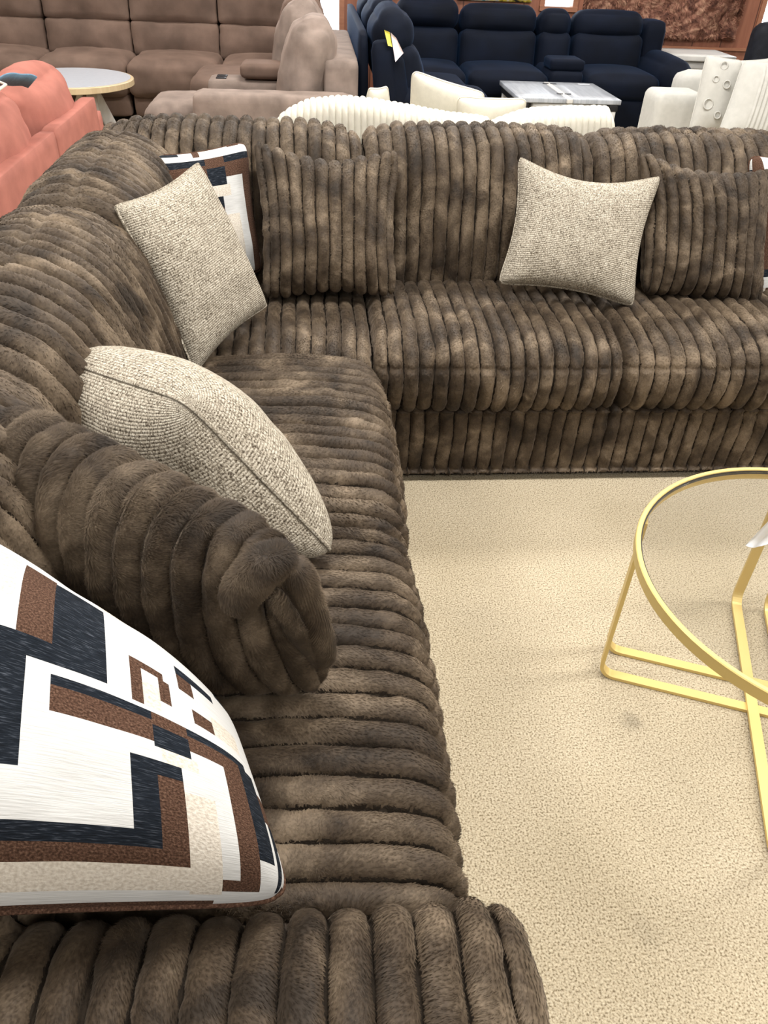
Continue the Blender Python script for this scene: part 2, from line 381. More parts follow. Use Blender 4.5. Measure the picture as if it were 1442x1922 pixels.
def pillow_grid(cor, T, nu, nv, conc=.07, pw=.5, seed=0, wr=.004, asym=1., sag=0., rnd=.08, ribs=0):
    TL, TR, BR, BL = [np.array(c, float) for c in cor]
    n = nrm(np.cross((TR+BR-TL-BL), (TL+TR-BL-BR)))
    def arc(m, w, ribs=0):
        q = np.linspace(-1, 1, 4001); hh = T/2*np.maximum(0, 1-np.abs(q)**2.4)**pw
        sl = np.concatenate([[0], np.cumsum(np.hypot(np.diff(q)*w/2, np.diff(hh)))])
        g = np.linspace(0, 1, m+1)
        if ribs:
            k = m//ribs; t_ = (1-np.cos(PI*np.arange(k)/k))/2*.8+np.arange(k)/k*.2
            g = np.concatenate([(np.arange(ribs)[:, None]+t_[None]).ravel(), [ribs]])/ribs
        return g, sl, q
    gu1, slu, qu = arc(nu, np.linalg.norm(TR-TL), ribs); lu = slu[-1]; gv1, slv, qv = arc(nv, np.linalg.norm(TL-BL)); lv = slv[-1]
    GU, GV = np.meshgrid(gu1, gv1)         # v=-1 top
    if ribs:
        rj = np.random.default_rng(seed+900); du = np.gradient(gu1); dv_ = np.gradient(gv1)
        k = nu//ribs; ju = rj.uniform(-.45, .45, GU.shape)*du[None]; ju[:, ::k] = 0
        jv = rj.uniform(-.45, .45, GU.shape)*dv_[:, None]; jv[0] = jv[-1] = 0; ju[0] = ju[-1] = 0; jv[:, 0] = jv[:, -1] = 0
        GU = GU+ju; GV = GV+jv
    Ug = np.interp(GU*lu, slu, qu); Vg = np.interp(GV*lv, slv, qv)
    rc = 1-rnd*(Ug**2*Vg**2)**4
    x = Ug*rc*(1-conc*(1-Vg**2)); y = Vg*rc*(1-conc*(1-Ug**2))
    a = (x+1)/2; b = (y+1)/2
    Pm = ((1-a)*(1-b))[..., None]*TL + (a*(1-b))[..., None]*TR + (a*b)[..., None]*BR + ((1-a)*b)[..., None]*BL
    h = T/2*(np.maximum(0, (1-np.abs(Ug)**2.4)*(1-np.abs(Vg)**2.4)))**pw
    down = nrm(BL+BR-TL-TR)
    Pm = Pm + down*(sag*(1-Ug**2)*(1-Vg)/2)[..., None]
    F = Pm + n*(h*asym)[..., None]; Bk = Pm - n*(h*(2-asym))[..., None]
    for A_, s in ((F, 1), (Bk, 2)):
        p = A_.reshape(-1, 3)
        w = (noise(p, 7., seed+s)*wr + noise(p, 17., seed+s+3)*wr*.6)*np.minimum(1, (h.ravel()/(T*.3)))
        A_ += (n*w[:, None]).reshape(A_.shape)
    gu, gv = GU*lu, lv*(1-GV)
    uv = np.stack([gu, gv], -1)
    return F, Bk, uv, n, Ug, Vg
def pillow_mesh(F, Bk, uv):
    nv, nu = F.shape[0]-1, F.shape[1]-1
    idF = np.arange((nu+1)*(nv+1)).reshape(nv+1, nu+1)
    idB = idF.copy(); inner = np.zeros_like(idF, bool); inner[1:-1, 1:-1] = True
    k = idF.size; idB[inner] = k+np.arange(inner.sum())
    V = np.concatenate([F.reshape(-1, 3), Bk[inner]]); UV = np.concatenate([uv.reshape(-1, 2), uv[inner]])
    q = lambda I: np.stack([I[:-1, :-1].ravel(), I[1:, :-1].ravel(), I[1:, 1:].ravel(), I[:-1, 1:].ravel()], 1)
    QF = q(idF); QB = q(idB)[:, ::-1]
    bd = np.concatenate([idF[0, :-1], idF[:-1, -1], idF[-1, :0:-1], idF[:0:-1, 0]])
    return V, UV, QF, QB, bd
def tube(name, pts, r, mat, parent=None, ns=8, closed=False, uvs=True):
    P = np.array(pts, float); n = len(P)
    Tn = nrm(np.roll(P, -1, 0)-np.roll(P, 1, 0)) if closed else nrm(np.gradient(P, axis=0))
    V = []
    up = np.array([0, 0, 1.]) if abs(Tn[0, 2]) < .8 else np.array([1., 0, 0])
    for i in range(n):
        a = nrm(np.cross(Tn[i], up)); up = nrm(np.cross(a, Tn[i])); 
        for k in range(ns):
            th = 2*PI*k/ns; V.append(P[i]+r*(math.cos(th)*a+math.sin(th)*up))
    V = np.array(V); m = n if closed else n-1
    i = np.arange(m)[:, None]; j = np.arange(ns)[None]; i2 = (i+1) % n; j2 = (j+1) % ns
    Q = np.stack([(i*ns+j).ravel(), (i*ns+j2).ravel(), (i2*ns+j2).ravel(), (i2*ns+j).ravel()], 1)
    s = np.concatenate([[0], np.cumsum(np.linalg.norm(np.diff(P, axis=0), axis=1))])
    uv = np.stack([np.repeat(s, ns), np.tile(np.arange(ns)/ns*2*PI*r, n)], 1)
    tris = None
    if not closed:
        tris = np.array([[0, k+1, k] for k in range(1, ns-1)] + [[(n-1)*ns, (n-1)*ns+k, (n-1)*ns+k+1] for k in range(1, ns-1)])
    return link_mesh(name, np_mesh(name, V, Q, tris, uv=uv), mat, parent)
def fur_roll(name, pts, rad, parent, fl=(10, .011, .0010), seed=0, bias=(0, 0, -.7), lie=.22):
    P = resample(catmull(pts, False, 20), 40, False)[0]; n = len(P); T = nrm(np.gradient(P, axis=0)); ns = 40
    t = np.linspace(0, 1, n); r = np.interp(t, np.linspace(0, 1, len(rad)), rad)*np.sqrt(np.clip(1-np.clip(1-t/.16, 0, 1)**2, .002, 1))*np.sqrt(np.clip(1-np.clip(1-(1-t)/.16, 0, 1)**2, .002, 1))
    up = np.array([0., -1, .3]); V = []
    for i in range(n):
        a = nrm(np.cross(T[i], up)); b = nrm(np.cross(a, T[i])); th = np.arange(ns)/ns*2*PI
        V.append(P[i]+r[i]*(np.cos(th)[:, None]*a+np.sin(th)[:, None]*b))
    V = np.concatenate(V)
    i = np.arange(n-1)[:, None]*ns; j = np.arange(ns)[None]; j2 = (j+1) % ns
    Q = np.stack([(i+j).ravel(), (i+j2).ravel(), (i+ns+j2).ravel(), (i+ns+j).ravel()], 1)
    Nn = quad_normals(V, Q)
    if (Nn*(V-np.repeat(P, ns, 0))).sum() < 0: Q = Q[:, ::-1]; Nn = -Nn
    V = V + Nn*(.003*noise(V, 40., seed)+.0015*noise(V, 90., seed+1))[:, None]
    E, ft = fur(V, Nn, fl[0], fl[1], fl[2], bias, seed, lie)
    caps = np.array([[0, k+1, k] for k in range(1, ns-1)]+[[(n-1)*ns, (n-1)*ns+k, (n-1)*ns+k+1] for k in range(1, ns-1)])
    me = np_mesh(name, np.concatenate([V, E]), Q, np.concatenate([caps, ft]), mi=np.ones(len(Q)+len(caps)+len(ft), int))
    return link_mesh(name, me, [M['plush'], M['pile']], parent)  # 'plush' slot is the painted groove shade
def rbox(size, r, loc=(0, 0, 0), rot=(0, 0, 0), puff=(0, 0, 0), n=12, dent=None, seed=0, wr=0.):
    """a soft rounded block: returns verts, quads"""
    sx, sy, sz = [s/2 for s in size]; r = min(r, sx, sy, sz)*.999
    V = []; Qs = []; k = 0
    g = np.linspace(-1, 1, n+1); g = np.sign(g)*np.abs(g)**.8
    A, B = np.meshgrid(g, g)
    for ax in range(3):
        for sg in (-1, 1):
            P = np.zeros(A.shape+(3,)); P[..., ax] = sg; P[..., (ax+1) % 3] = A; P[..., (ax+2) % 3] = B
            V.append(P.reshape(-1, 3)); I = k+np.arange(A.size).reshape(A.shape)
            q = np.stack([I[:-1, :-1].ravel(), I[:-1, 1:].ravel(), I[1:, 1:].ravel(), I[1:, :-1].ravel()], 1)
            Qs.append(q if sg > 0 else q[:, ::-1]); k += A.size
    V = np.concatenate(V); Q = np.concatenate(Qs)
    key = np.round(V*1e5).astype(np.int64); _, first, inv = np.unique(key, axis=0, return_index=True, return_inverse=True)
    inv = inv.ravel(); U = V[first]; Q = inv[Q]
    S = np.array([sx, sy, sz]); P = U*S
    inner = np.clip(P, -(S-r), S-r); P = inner+r*nrm(P-inner)
    for ax in range(3):
        if puff[ax]:
            a, b = U[:, (ax+1) % 3], U[:, (ax+2) % 3]
            P[:, ax] += np.sign(U[:, ax])*np.abs(U[:, ax])**3*puff[ax]*(1-a**2)*(1-b**2)
    if wr: P += nrm(P)*(noise(P, 9., seed)*wr+noise(P, 23., seed+1)*wr*.5)[:, None]
    if dent is not None: P = dent(P, U)
    R = np.array(Euler(rot).to_matrix())
    return P@R.T+np.array(loc), Q
def soft(name, size, r, loc, mat, parent=None, **k):
    V, Q = rbox(size, r, loc, **k)
    return link_mesh(name, np_mesh(name, V, Q), mat, parent)
def hard(name, size, loc, mat, parent=None, rot=(0, 0, 0), r=.004):
    return soft(name, size, r, loc, mat, parent, rot=rot, n=4)
def struct(name, V, Q, mat):
    o = link_mesh(name, np_mesh(name, V, Q, smooth_q=False), mat); o['kind'] = 'structure'; return o
def block(lo, hi):
    lo, hi = np.array(lo, float), np.array(hi, float)
    V = np.array([[(lo, hi)[i][0], (lo, hi)[j][1], (lo, hi)[k][2]] for i in (0, 1) for j in (0, 1) for k in (0, 1)])
    Q = np.array([[0, 1, 3, 2], [4, 6, 7, 5], [0, 4, 5, 1], [2, 3, 7, 6], [0, 2, 6, 4], [1, 5, 7, 3]])
    return V, Q

# ------------------------------------------------------------------ setting
V, Q = block((-7, -3, -.1), (9, 9.0, 0)); struct('floor', V, Q, M['carpet'])
WY = 8.9
def wall_with_holes(holes):
    xs = sorted({-7, 9, *[h[0] for h in holes], *[h[1] for h in holes]}); Vs = []; Qs = []; k = 0
    for a, b in zip(xs[:-1], xs[1:]):
        h = [h for h in holes if h[0] <= a and b <= h[1]]
        for z0, z1 in ([(0, 3.2)] if not h else [(0, h[0][2]), (h[0][3], 3.2)]):
            v, q = block((a, WY, z0), (b, WY+.15, z1)); Vs.append(v); Qs.append(q+k); k += 8
    return np.concatenate(Vs), np.concatenate(Qs)
V, Q = block((-7, -3.1, 3.2), (9, 9.05, 3.3)); struct('ceiling', V, Q, plain('ceiling_tile', (.75, .74, .72), .9))
V, Q = block((-7.1, -3.1, 0), (-7, 9.05, 3.2)); struct('wall_left', V, Q, M['plaster'])
V, Q = block((9, -3.1, 0), (9.1, 9.05, 3.2)); struct('wall_right', V, Q, M['plaster'])
V, Q = block((-7, -3.1, 0), (9, -3, 3.2)); struct('wall_front', V, Q, M['plaster'])
WINS = [(-.62, .30, .50, 2.3), (2.28, 2.60, .86, 2.3), (4.54, 5.5, .62, 2.3)]
V, Q = wall_with_holes(WINS); struct('wall_back', V, Q, M['panel'])
for i, (a, b, z0, z1) in enumerate(WINS):
    w = bpy.data.objects.new('window_%d' % (i+1), None); COL.objects.link(w); w.location = ((a+b)/2, WY, z0); w['kind'] = 'structure'
    V, Q = block((a, WY+.10, z0), (b, WY+.12, z1)); link_mesh('window_pane', np_mesh('window_pane', V, Q, smooth_q=False), M['windowlight'], w)
    for nm, lo, hi in (('window_frame', (a-.03, WY-.015, z0-.03), (a+.02, WY+.1, z1)), ('window_frame', (b-.02, WY-.015, z0-.03), (b+.03, WY+.1, z1)), ('window_sill', (a-.03, WY-.03, z0-.03), (b+.03, WY+.1, z0+.01))):
        V, Q = block(lo, hi); link_mesh(nm, np_mesh(nm, V, Q, smooth_q=False), M['panel_trim'], w)
V, Q = block((2.7, WY-.03, .55), (9, WY, .575)); struct('trim_1', V, Q, M['panel_trim'])
V, Q = block((-7, WY-.02, 0), (9, WY, .1)); struct('baseboard_back', V, Q, M['panel_trim'])

# ------------------------------------------------------------------ the plush brown sectional
sofa = thing('sectional_sofa', 'large L-shaped dark brown faux fur sectional with thick plush ribs, nearest the camera', 'sofa', (0, 1.5, 0))
XF, YF = .198, 2.075
SEAT = [(.10, .262), (.045, .268), (.012, .31), (0, .375), (.010, .425), (.045, .468), (.11, .490), (.24, .502), (.40, .500), (.56, .488), (.66, .46), (.68, .37), (.62, .29), (.4, .265)]
BACK = [(.545, .40), (.545, .50), (.565, .62), (.60, .75), (.655, .865), (.73, .925), (.82, .945), (.905, .925), (.965, .85), (.985, .70), (.99, .45), (.985, .22), (.90, .17), (.72, .20), (.60, .28)]
tfR = lambda x0: (lambda u, a, b: np.stack([x0+u, YF+a, b], 1))
tfL = lambda y0: (lambda u, a, b: np.stack([XF-a, y0+u, b], 1))
def puff_seat(k=.018):
    def f(U, A, B, t):
        s = np.clip(4*t*(1-t), 0, 1)**.7
        A = A + .007*np.exp(-((B-.425)/.006)**2)*(A < .05)
        B = B + np.where(B > .40, k*(s-.6)*np.clip((B-.40)/.08, 0, 1), 0)
        A = A - np.where(A < .12, .022*(s-.6)*np.clip((.12-A)/.1, 0, 1), 0)
        return U, A, B
    return f
def puff_back(k=.05, f0=.03, tilt=0.):
    def f(U, A, B, t):
        s = np.clip(1-np.abs(2*t-1)**5, 0, 1)
        B = B - k*(1-s)*np.clip((B-.6)/.35, 0, 1) + tilt*(t-.5)*np.clip((B-.6)/.35, 0, 1)
        B = B - .010*np.exp(-((A-.80)/.012)**2)*(B > .86)
        A = A - f0*(s-.7)*np.clip((.80-A)/.2, 0, 1)*np.clip((B-.45)/.1, 0, 1)
        return U, A, B
    return f
NF = (4, .007, .0018)
FF = (3, .007, .0024)
seam = ((.25, .006, .004),)
# seats
ribbed('seat_cushion', SEAT, .80, 17, .024, tfL(1.265), sofa, seed=1, shape=puff_seat(), fl=(6, .008, .0018), bias=(.8, 0, -.15))
ribbed('seat_cushion', SEAT, .86, 17, .024, tfL(.41), sofa, seed=2, shape=puff_seat(), fl=(8, .008, .0012), seg=14, dv=.005, bias=(.8, 0, -.15))
ribbed('seat_cushion', SEAT, .60, 13, .024, lambda u, a, b: np.stack([-.43+u, YF-.02+a, b-.012], 1), sofa, seed=3, shape=puff_seat(.01), fl=FF, bias=(0, -.8, -.1))
ribbed('seat_cushion', SEAT, .79, 17, .024, tfR(.172), sofa, seed=4, shape=puff_seat(), fl=FF, bias=(0, -.8, -.15), re=.045)
ribbed('seat_cushion', SEAT, .82, 17, .024, tfR(.955), sofa, seed=5, shape=puff_seat(), fl=FF, bias=(0, -.8, -.15), re=.045)
# backs
ribbed('back_cushion', BACK, .86, 18, .024, tfL(.36), sofa, seed=6, shape=puff_back(), fl=NF)
ribbed('back_cushion', BACK, .78, 17, .024, tfL(1.215), sofa, seed=7, shape=puff_back(.04), fl=NF)
ribbed('back_cushion', BACK, .86, 18, .024, tfL(1.98), sofa, seed=8, shape=puff_back(.07), fl=FF)
ribbed('back_cushion', BACK, .88, 19, .024, tfR(-.71), sofa, seed=9, shape=puff_back(), fl=FF)
ribbed('back_cushion', BACK, .795, 17, .024, tfR(.175), sofa, seed=10, shape=puff_back(.035), fl=FF)
ribbed('back_cushion', BACK, .82, 17, .024, tfR(.97), sofa, seed=11, shape=puff_back(.03), fl=FF)
# bases
BASE = [(.060, .035), (.036, .045), (.030, .15), (.034, .245), (.07, .27), (.5, .275), (.95, .26), (.97, .15), (.95, .055), (.5, .05)]
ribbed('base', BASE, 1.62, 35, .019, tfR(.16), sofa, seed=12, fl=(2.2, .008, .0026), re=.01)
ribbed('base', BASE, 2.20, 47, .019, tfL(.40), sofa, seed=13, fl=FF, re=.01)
soft('plinth', (1.6, .86, .06), .01, (.97, YF+.485, .03), M['dark'], sofa, n=4)
soft('plinth', (.86, 2.1, .06), .01, (XF-.485, 1.45, .03), M['dark'], sofa, n=4)
# arms
ARM = [(.455, .10), (.462, .30), (.460, .50), (.452, .575), (.425, .622), (.37, .645), (.30, .650), (.23, .640), (.185, .605), (.165, .53), (.160, .30), (.165, .10), (.30, .06)]
def arm_shape(U, A, B, t):
    s = np.clip((t-.90)/.10, 0, 1)
    B = B - .035*s**2*np.clip((B-.3)/.3, 0, 1)
    return U, A, B
ribbed('armrest', ARM, .95, 19, .024, lambda u, a, b: np.stack([-.70+u, a-.004, b-.047], 1), sofa, seed=14, seg=16, dv=.0045, re=.05, fl=(12, .008, .0009), bias=(0, -.9, 0), shape=arm_shape, lie=.17)
ribbed('armrest', ARM, .95, 19, .018, lambda u, a, b: np.stack([1.62+a, YF-.02+u, b], 1), sofa, seed=15, fl=FF, re=.05)

# ------------------------------------------------------------------ scatter pillows
def ribbed_pillow(cor, T, label, nrib, amp, seed, fl, res=(None, 90), conc=.10, sag=.02, bias=(0, 0, -.7), lie=.13, pw=.42, twist=0., seg=10):
    nu = nrib*seg; nv = res[1]
    F, Bk, uv, n, Ug, Vg = pillow_grid(cor, T, nu, nv, conc, pw, seed, .006, sag=sag, ribs=nrib)
    V, UV, QF, QB, bd = pillow_mesh(F, Bk, uv)
    Qd = np.concatenate([QF, QB]); Nn = quad_normals(V, Qd)
    if (Nn[:F.shape[0]*F.shape[1]].reshape(F.shape)*n).sum() < 0: Qd = Qd[:, ::-1]; Nn = -Nn
    ph = UV[:, 0]/UV[:, 0].max()*nrib; rr = np.random.default_rng(seed)
    ph = np.clip(ph + .10*noise(V, 10., seed)*np.minimum(1, np.minimum(ph, nrib-ph)), 0, nrib-1e-6)
    ir = np.floor(ph).astype(int); t = ph-ir
    rib = np.sqrt(np.maximum(0, 1-np.abs(2*t-1)**2.25))
    V = V + Nn*(amp*(rib*rr.uniform(.85, 1.12, nrib)[ir]-.6) + .003*noise(V, 28., seed+1)+.0018*noise(V, 75., seed+2))[:, None]
    Nn = quad_normals(V, Qd)
    ls = np.clip((rib-.35)/.5, 0, 1); E, ft = fur(V, Nn, fl[0], fl[1], fl[2], bias, seed, lie, keep=ls > .05, lscale=.35+.65*ls)
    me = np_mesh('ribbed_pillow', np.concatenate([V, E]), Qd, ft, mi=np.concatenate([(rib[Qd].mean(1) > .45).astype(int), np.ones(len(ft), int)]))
    o = link_mesh('ribbed_pillow', me, [M['plush'], M['pile']]); tag(o, label, 'pillow', 'brown ribbed pillows on the sectional')  # 'plush' slot is the painted groove shade
    return o
def tweed_pillow(cor, T, label, seed, conc=.07, pw=.45, sag=.0, piping=True, wr=.006, asym=1., rnd=.06):
    F, Bk, uv, n, Ug, Vg = pillow_grid(cor, T, 60, 60, conc, pw, seed, wr, sag=sag, asym=asym, rnd=rnd)
    V, UV, QF, QB, bd = pillow_mesh(F, Bk, uv)
    root = thing('tweed_pillow', label, 'pillow', tuple(np.mean(np.array(cor), 0)), 'taupe tweed pillows on the sectional')
    Qd = np.concatenate([QF, QB]); Nn = quad_normals(V, Qd)
    if (Nn[:F.shape[0]*F.shape[1]].reshape(F.shape)*n).sum() < 0: Qd = Qd[:, ::-1]
    link_mesh('cover', np_mesh('cover', V, Qd, uv=UV), M['tweed'], root)
    tube('piping', V[bd], .0042, M['tweed'], root, 8, True)
    return root
# pattern: cells on a 40 x 40 grid (halves allowed), painted in order (u0, v0, u1, v1, colour)
W_, K_, B_, C_ = 0, 1, 2, 3
PAT = [(0, 0, 40, 40, W_), (9, 6, 14.5, 13, C_), (15, 6.5, 18, 17, B_), (18, 7, 22.5, 18.5, K_), (11, 16.5, 22.5, 18.5, K_), (11, 18.5, 16, 28, K_), (7, 18.5, 11, 30, B_), (7, 28, 14.5, 31, B_), (0, 30, 4, 34, C_),
  (18, 19.5, 26, 20.5, K_), (18, 20.5, 26, 23, B_), (26, 19.5, 29, 21, B_), (26, 21, 29, 23.5, K_), (29, 20.5, 34, 22.5, B_), (29, 19.5, 35, 20.5, K_), (32, 22, 34, 36, B_), (34, 20.5, 36, 33, K_), (29, 36, 34, 37.5, B_),
  (24, 25, 28, 26.5, K_), (24, 26.5, 26, 32, K_), (4, 32, 26, 33.5, K_), (26, 26.5, 28, 35, B_), (6, 33.5, 28, 35, B_), (28, 27.5, 30.5, 38, C_), (6, 35, 28, 37.5, C_), (26.5, 23.5, 29.5, 25, C_),
  (24.5, 13.5, 27.5, 14.5, B_), (24.5, 14.5, 25.5, 19, B_), (27, 14.5, 28, 17.5, B_), (25.5, 16, 27, 19, C_), (30, 16, 32, 18, B_), (32, 15, 35, 18, C_), (29, 10, 33, 11.5, K_), (29, 11.5, 30.5, 14, B_),
  (36, 23, 38, 27, B_), (36.5, 27, 39, 30, K_), (38.5, 20, 40, 34, C_), (36.5, 30, 37.5, 38, K_), (38, 36, 40, 40, B_), (0, 39, 30, 40, B_),
  (0, 2, 5, 5, K_), (0, 5, 3, 16, B_), (3, 5, 5, 14, K_), (3, 16, 7, 19, B_), (0, 19, 6, 22, K_), (26, 1, 34, 3, B_), (34, 1, 36, 8, K_), (36, 4, 40, 6, B_), (22, 3, 26, 6, C_), (8, 1, 16, 3, K_)]
def pattern_pillow(cor, T, label, seed, conc=.06, pw=.42, sag=0., flip=False, wr=.008, hem=True, asym=1., win=None):
    n_ = 160
    F, Bk, uv, n, Ug, Vg = pillow_grid(cor, T, n_, n_, conc, pw, seed, wr, sag=sag, asym=asym)
    V, UV, QF, QB, bd = pillow_mesh(F, Bk, uv)
    g = np.zeros((80, 80), int)
    for (a, b, c, d, k) in PAT: g[int(2*b):int(2*d), int(2*a):int(2*c)] = k
    if win: g = np.kron(g[2*win[1]:2*win[1]+40, 2*win[0]:2*win[0]+40], np.ones((2, 2), int))
    if flip: g = g[::-1, ::-1]
    big = np.kron(g, np.ones((2, 2), int)).ravel()
    bigB = np.kron(g[::-1], np.ones((2, 2), int)).ravel()
    Qd = np.concatenate([QF, QB]); Nn = quad_normals(V, Qd)
    if (Nn[:F.shape[0]*F.shape[1]].reshape(F.shape)*n).sum() < 0: Qd = Qd[:, ::-1]
    root = thing('patterned_pillow', label, 'pillow', tuple(np.mean(np.array(cor), 0)), 'black, brown and white geometric pillows on the sectional')
    link_mesh('cover', np_mesh('cover', V, Qd, uv=UV, mi=np.concatenate([big, bigB])), [M['pw'], M['pk'], M['pb'], M['pc']], root)
    if hem: tag(tube('piping', V[bd], .004, M['pb'], root, 8, True), 'brown corded edge')
    return root

ribbed_pillow([(-.185, 2.66, .93), (.275, 2.65, .915), (.262, 2.43, .515), (-.165, 2.42, .505)], .17, 'ribbed dark brown fur pillow standing near the sofa corner, before the patterned one', 12, .024, 31, (4, .006, .0020), sag=.03)
ribbed_pillow([(1.06, 2.66, .93), (1.53, 2.64, .885), (1.545, 2.45, .475), (1.11, 2.46, .515)], .17, 'ribbed dark brown fur pillow leaning behind the upright tweed pillow', 12, .024, 32, (4, .006, .0020), sag=.03)
near = ribbed_pillow([(-.50, 1.075, .885), (-.045, .765, .84), (.005, .80, .525), (-.50, 1.02, .50)], .20, 'ribbed dark brown fur pillow nearest the camera, behind the big patterned pillow', 13, .030, 33, (12, .011, .0010), res=(None, 150), conc=.03, sag=.0, lie=.20, seg=16)
fur_roll('corner_fold', [(-.108, .742, .780), (-.096, .728, .818), (-.070, .738, .845), (-.038, .764, .842)], [.024, .028, .026, .020], near, seed=61)
fur_roll('corner_fold', [(-.062, .742, .800), (-.036, .757, .71), (-.008, .798, .585)], [.015, .014, .010], near, seed=62)
fur_roll('corner_fold', [(-.036, .768, .825), (-.013, .782, .71), (.010, .806, .575)], [.022, .024, .018], near, seed=63)
tweed_pillow([(.647, 2.585, .922), (1.13, 2.56, .877), (1.055, 2.36, .505), (.586, 2.39, .571)], .17, 'taupe tweed pillow upright on the far seats, leaning on a ribbed pillow', 41, conc=.13, sag=.03)
tweed_pillow([(-.499, 2.036, .905), (-.318, 2.329, .942), (-.144, 2.261, .548), (-.333, 1.935, .488)], .16, 'taupe tweed pillow leaning in the corner, hiding part of a patterned pillow', 42, conc=.09, rnd=.03)
tweed_pillow([(-.535, 1.43, .80), (-.213, 1.125, .865), (.036, 1.12, .525), (-.28, 1.40, .52)], .28, 'taupe tweed pillow standing edge-on on the near seats beside the ribbed pillow', 43, conc=.02, pw=.45)
pattern_pillow([(-.552, 2.607, .891), (-.209, 2.738, .913), (-.170, 2.579, .533), (-.482, 2.45, .499)], .15, 'black, brown and white geometric pillow tucked into the sofa corner behind tweed', 51, win=(15, 17), conc=.09)
pattern_pillow([(1.49, 2.75, .905), (1.90, 2.738, .877), (1.937, 2.537, .474), (1.55, 2.536, .472)], .15, 'black, brown and white geometric pillow peeping out behind the far ribbed pillow', 52, flip=True, win=(15, 16))
pattern_pillow([(-.53, .89, .83), (-.125, .66, .65), (-.035, .43, .60), (-.50, .40, .68)], .25, 'large black, brown and white geometric pillow against the near armrest', 53, pw=.46, conc=.02, asym=1.25)

# ------------------------------------------------------------------ gold and glass coffee table
TC = np.array([1.0714, 1.1049]); TR_ = .4075; TZ = .45
tbl = thing('coffee_table', 'round glass-topped coffee table with gold rim and crossed gold bar legs', 'table', (TC[0], TC[1], 0))
def lathe(name, prof, mat, parent, c=TC, n=96):
    P = np.array(prof, float); k = len(P); th = np.arange(n)/n*2*PI
    V = np.stack([c[0]+np.cos(th)[:, None]*P[:, 0], c[1]+np.sin(th)[:, None]*P[:, 0], np.ones((n, 1))*P[:, 1]], -1).reshape(-1, 3)
    i = np.arange(n)[:, None]; j = np.arange(k)[None]; i2 = (i+1) % n; j2 = (j+1) % k
    Q = np.stack([(i*k+j).ravel(), (i2*k+j).ravel(), (i2*k+j2).ravel(), (i*k+j2).ravel()], 1)
    ar = .5*np.sum(P[:, 0]*np.roll(P[:, 1], -1)-np.roll(P[:, 0], -1)*P[:, 1])
    if ar > 0: Q = Q[:, ::-1]
    me = np_mesh(name, V, Q[:, ::-1], smooth_q=False)
    return link_mesh(name, me, mat, parent)
lathe('rim', [(TR_-.011, TZ-.028), (TR_, TZ-.028), (TR_+.0005, TZ-.002), (TR_-.0015, TZ), (TR_-.0095, TZ), (TR_-.011, TZ-.002)], M['gold'], tbl)
lathe('glass_top', [(.001, TZ-.012), (TR_-.014, TZ-.012), (TR_-.014, TZ-.005), (.001, TZ-.005)], M['glass'], tbl)
lathe('gap_shade', [(TR_-.0135, TZ-.012), (TR_-.0105, TZ-.012), (TR_-.0105, TZ-.004), (TR_-.0135, TZ-.004)], M['dark'], tbl)  # dark ring painting in the shaded gap between glass and rim
def ubar(d, off, zb):
    d = np.array(d); pz = np.array([-d[1], d[0]]); w = .0125; th = .009; R_ = .04
    h = math.sqrt(TR_**2-off**2)-.008
    top = TZ-.02
    path = [(-h, top), (-h, zb+R_)] + [(-h+R_-R_*math.cos(a), zb+R_-R_*math.sin(a)) for a in np.linspace(.2, PI/2, 7)]
    path += [(-x, z) for x, z in path[::-1]]
    path = np.array(path); T = nrm(np.gradient(path, axis=0)); Nn = np.stack([-T[:, 1], T[:, 0]], 1)
    V = []
    for (x, z), (nx, nz) in zip(path, Nn):
        for sy, sn in ((-w, 0), (w, 0), (w, th), (-w, th)):
            q = TC + d*(x+nx*sn) + pz*(off+sy); V.append((q[0], q[1], z+nz*sn))
    n = len(path); Q = []
    for i in range(n-1):
        for j in range(4): Q.append((i*4+j, i*4+(j+1) % 4, i*4+4+(j+1) % 4, i*4+4+j))
    Q += [(3, 2, 1, 0), (n*4-4, n*4-3, n*4-2, n*4-1)]
    return link_mesh('leg_frame', np_mesh('leg_frame', np.array(V), np.array(Q), smooth_q=False), M['gold'], tbl)
d1 = (.932, -.362); d2 = (.322, .947)
for o_ in (.048, -.042): ubar(d1, o_+.045, .001)
for o_ in (.030, -.056): ubar(d2, o_, .0095)
# price ticket hanging inside the table
tk = thing('price_ticket', 'white price ticket hanging on the gold table leg under the glass', 'ticket', (1.14, 1.45, .3))
def sheet(name, pts, mat, parent, nsub=6, th=.0006, curl=0.01):
    A, B, C, D = [np.array(p, float) for p in pts]; n = nrm(np.cross(B-A, D-A)); V = []
    for s in (0, 1):
        for i in range(nsub+1):
            for j in range(nsub+1):
                a, b = i/nsub, j/nsub
                V.append((1-a)*(1-b)*A+a*(1-b)*B+a*b*C+(1-a)*b*D+n*(s*th+curl*math.sin(a*PI*.8)*b))
    m = (nsub+1)**2; I = np.arange(m).reshape(nsub+1, nsub+1)
    q = np.stack([I[:-1, :-1].ravel(), I[1:, :-1].ravel(), I[1:, 1:].ravel(), I[:-1, 1:].ravel()], 1)
    bd = np.concatenate([I[0, :-1], I[:-1, -1], I[-1, :0:-1], I[:0:-1, 0]]); b2 = np.roll(bd, -1)
    Q = np.concatenate([q[:, ::-1], q+m, np.stack([bd, b2, b2+m, bd+m], 1)])
    return link_mesh(name, np_mesh(name, np.array(V), Q), mat, parent)
sheet('card', [(1.195, 1.445, .428), (1.165, 1.445, .405), (1.095, 1.445, .255), (1.135, 1.445, .245)], M['paper'], tk)
sheet('card', [(1.235, 1.453, .425), (1.185, 1.451, .41), (1.125, 1.451, .25), (1.185, 1.453, .29)], M['paper'], tk, curl=.02)

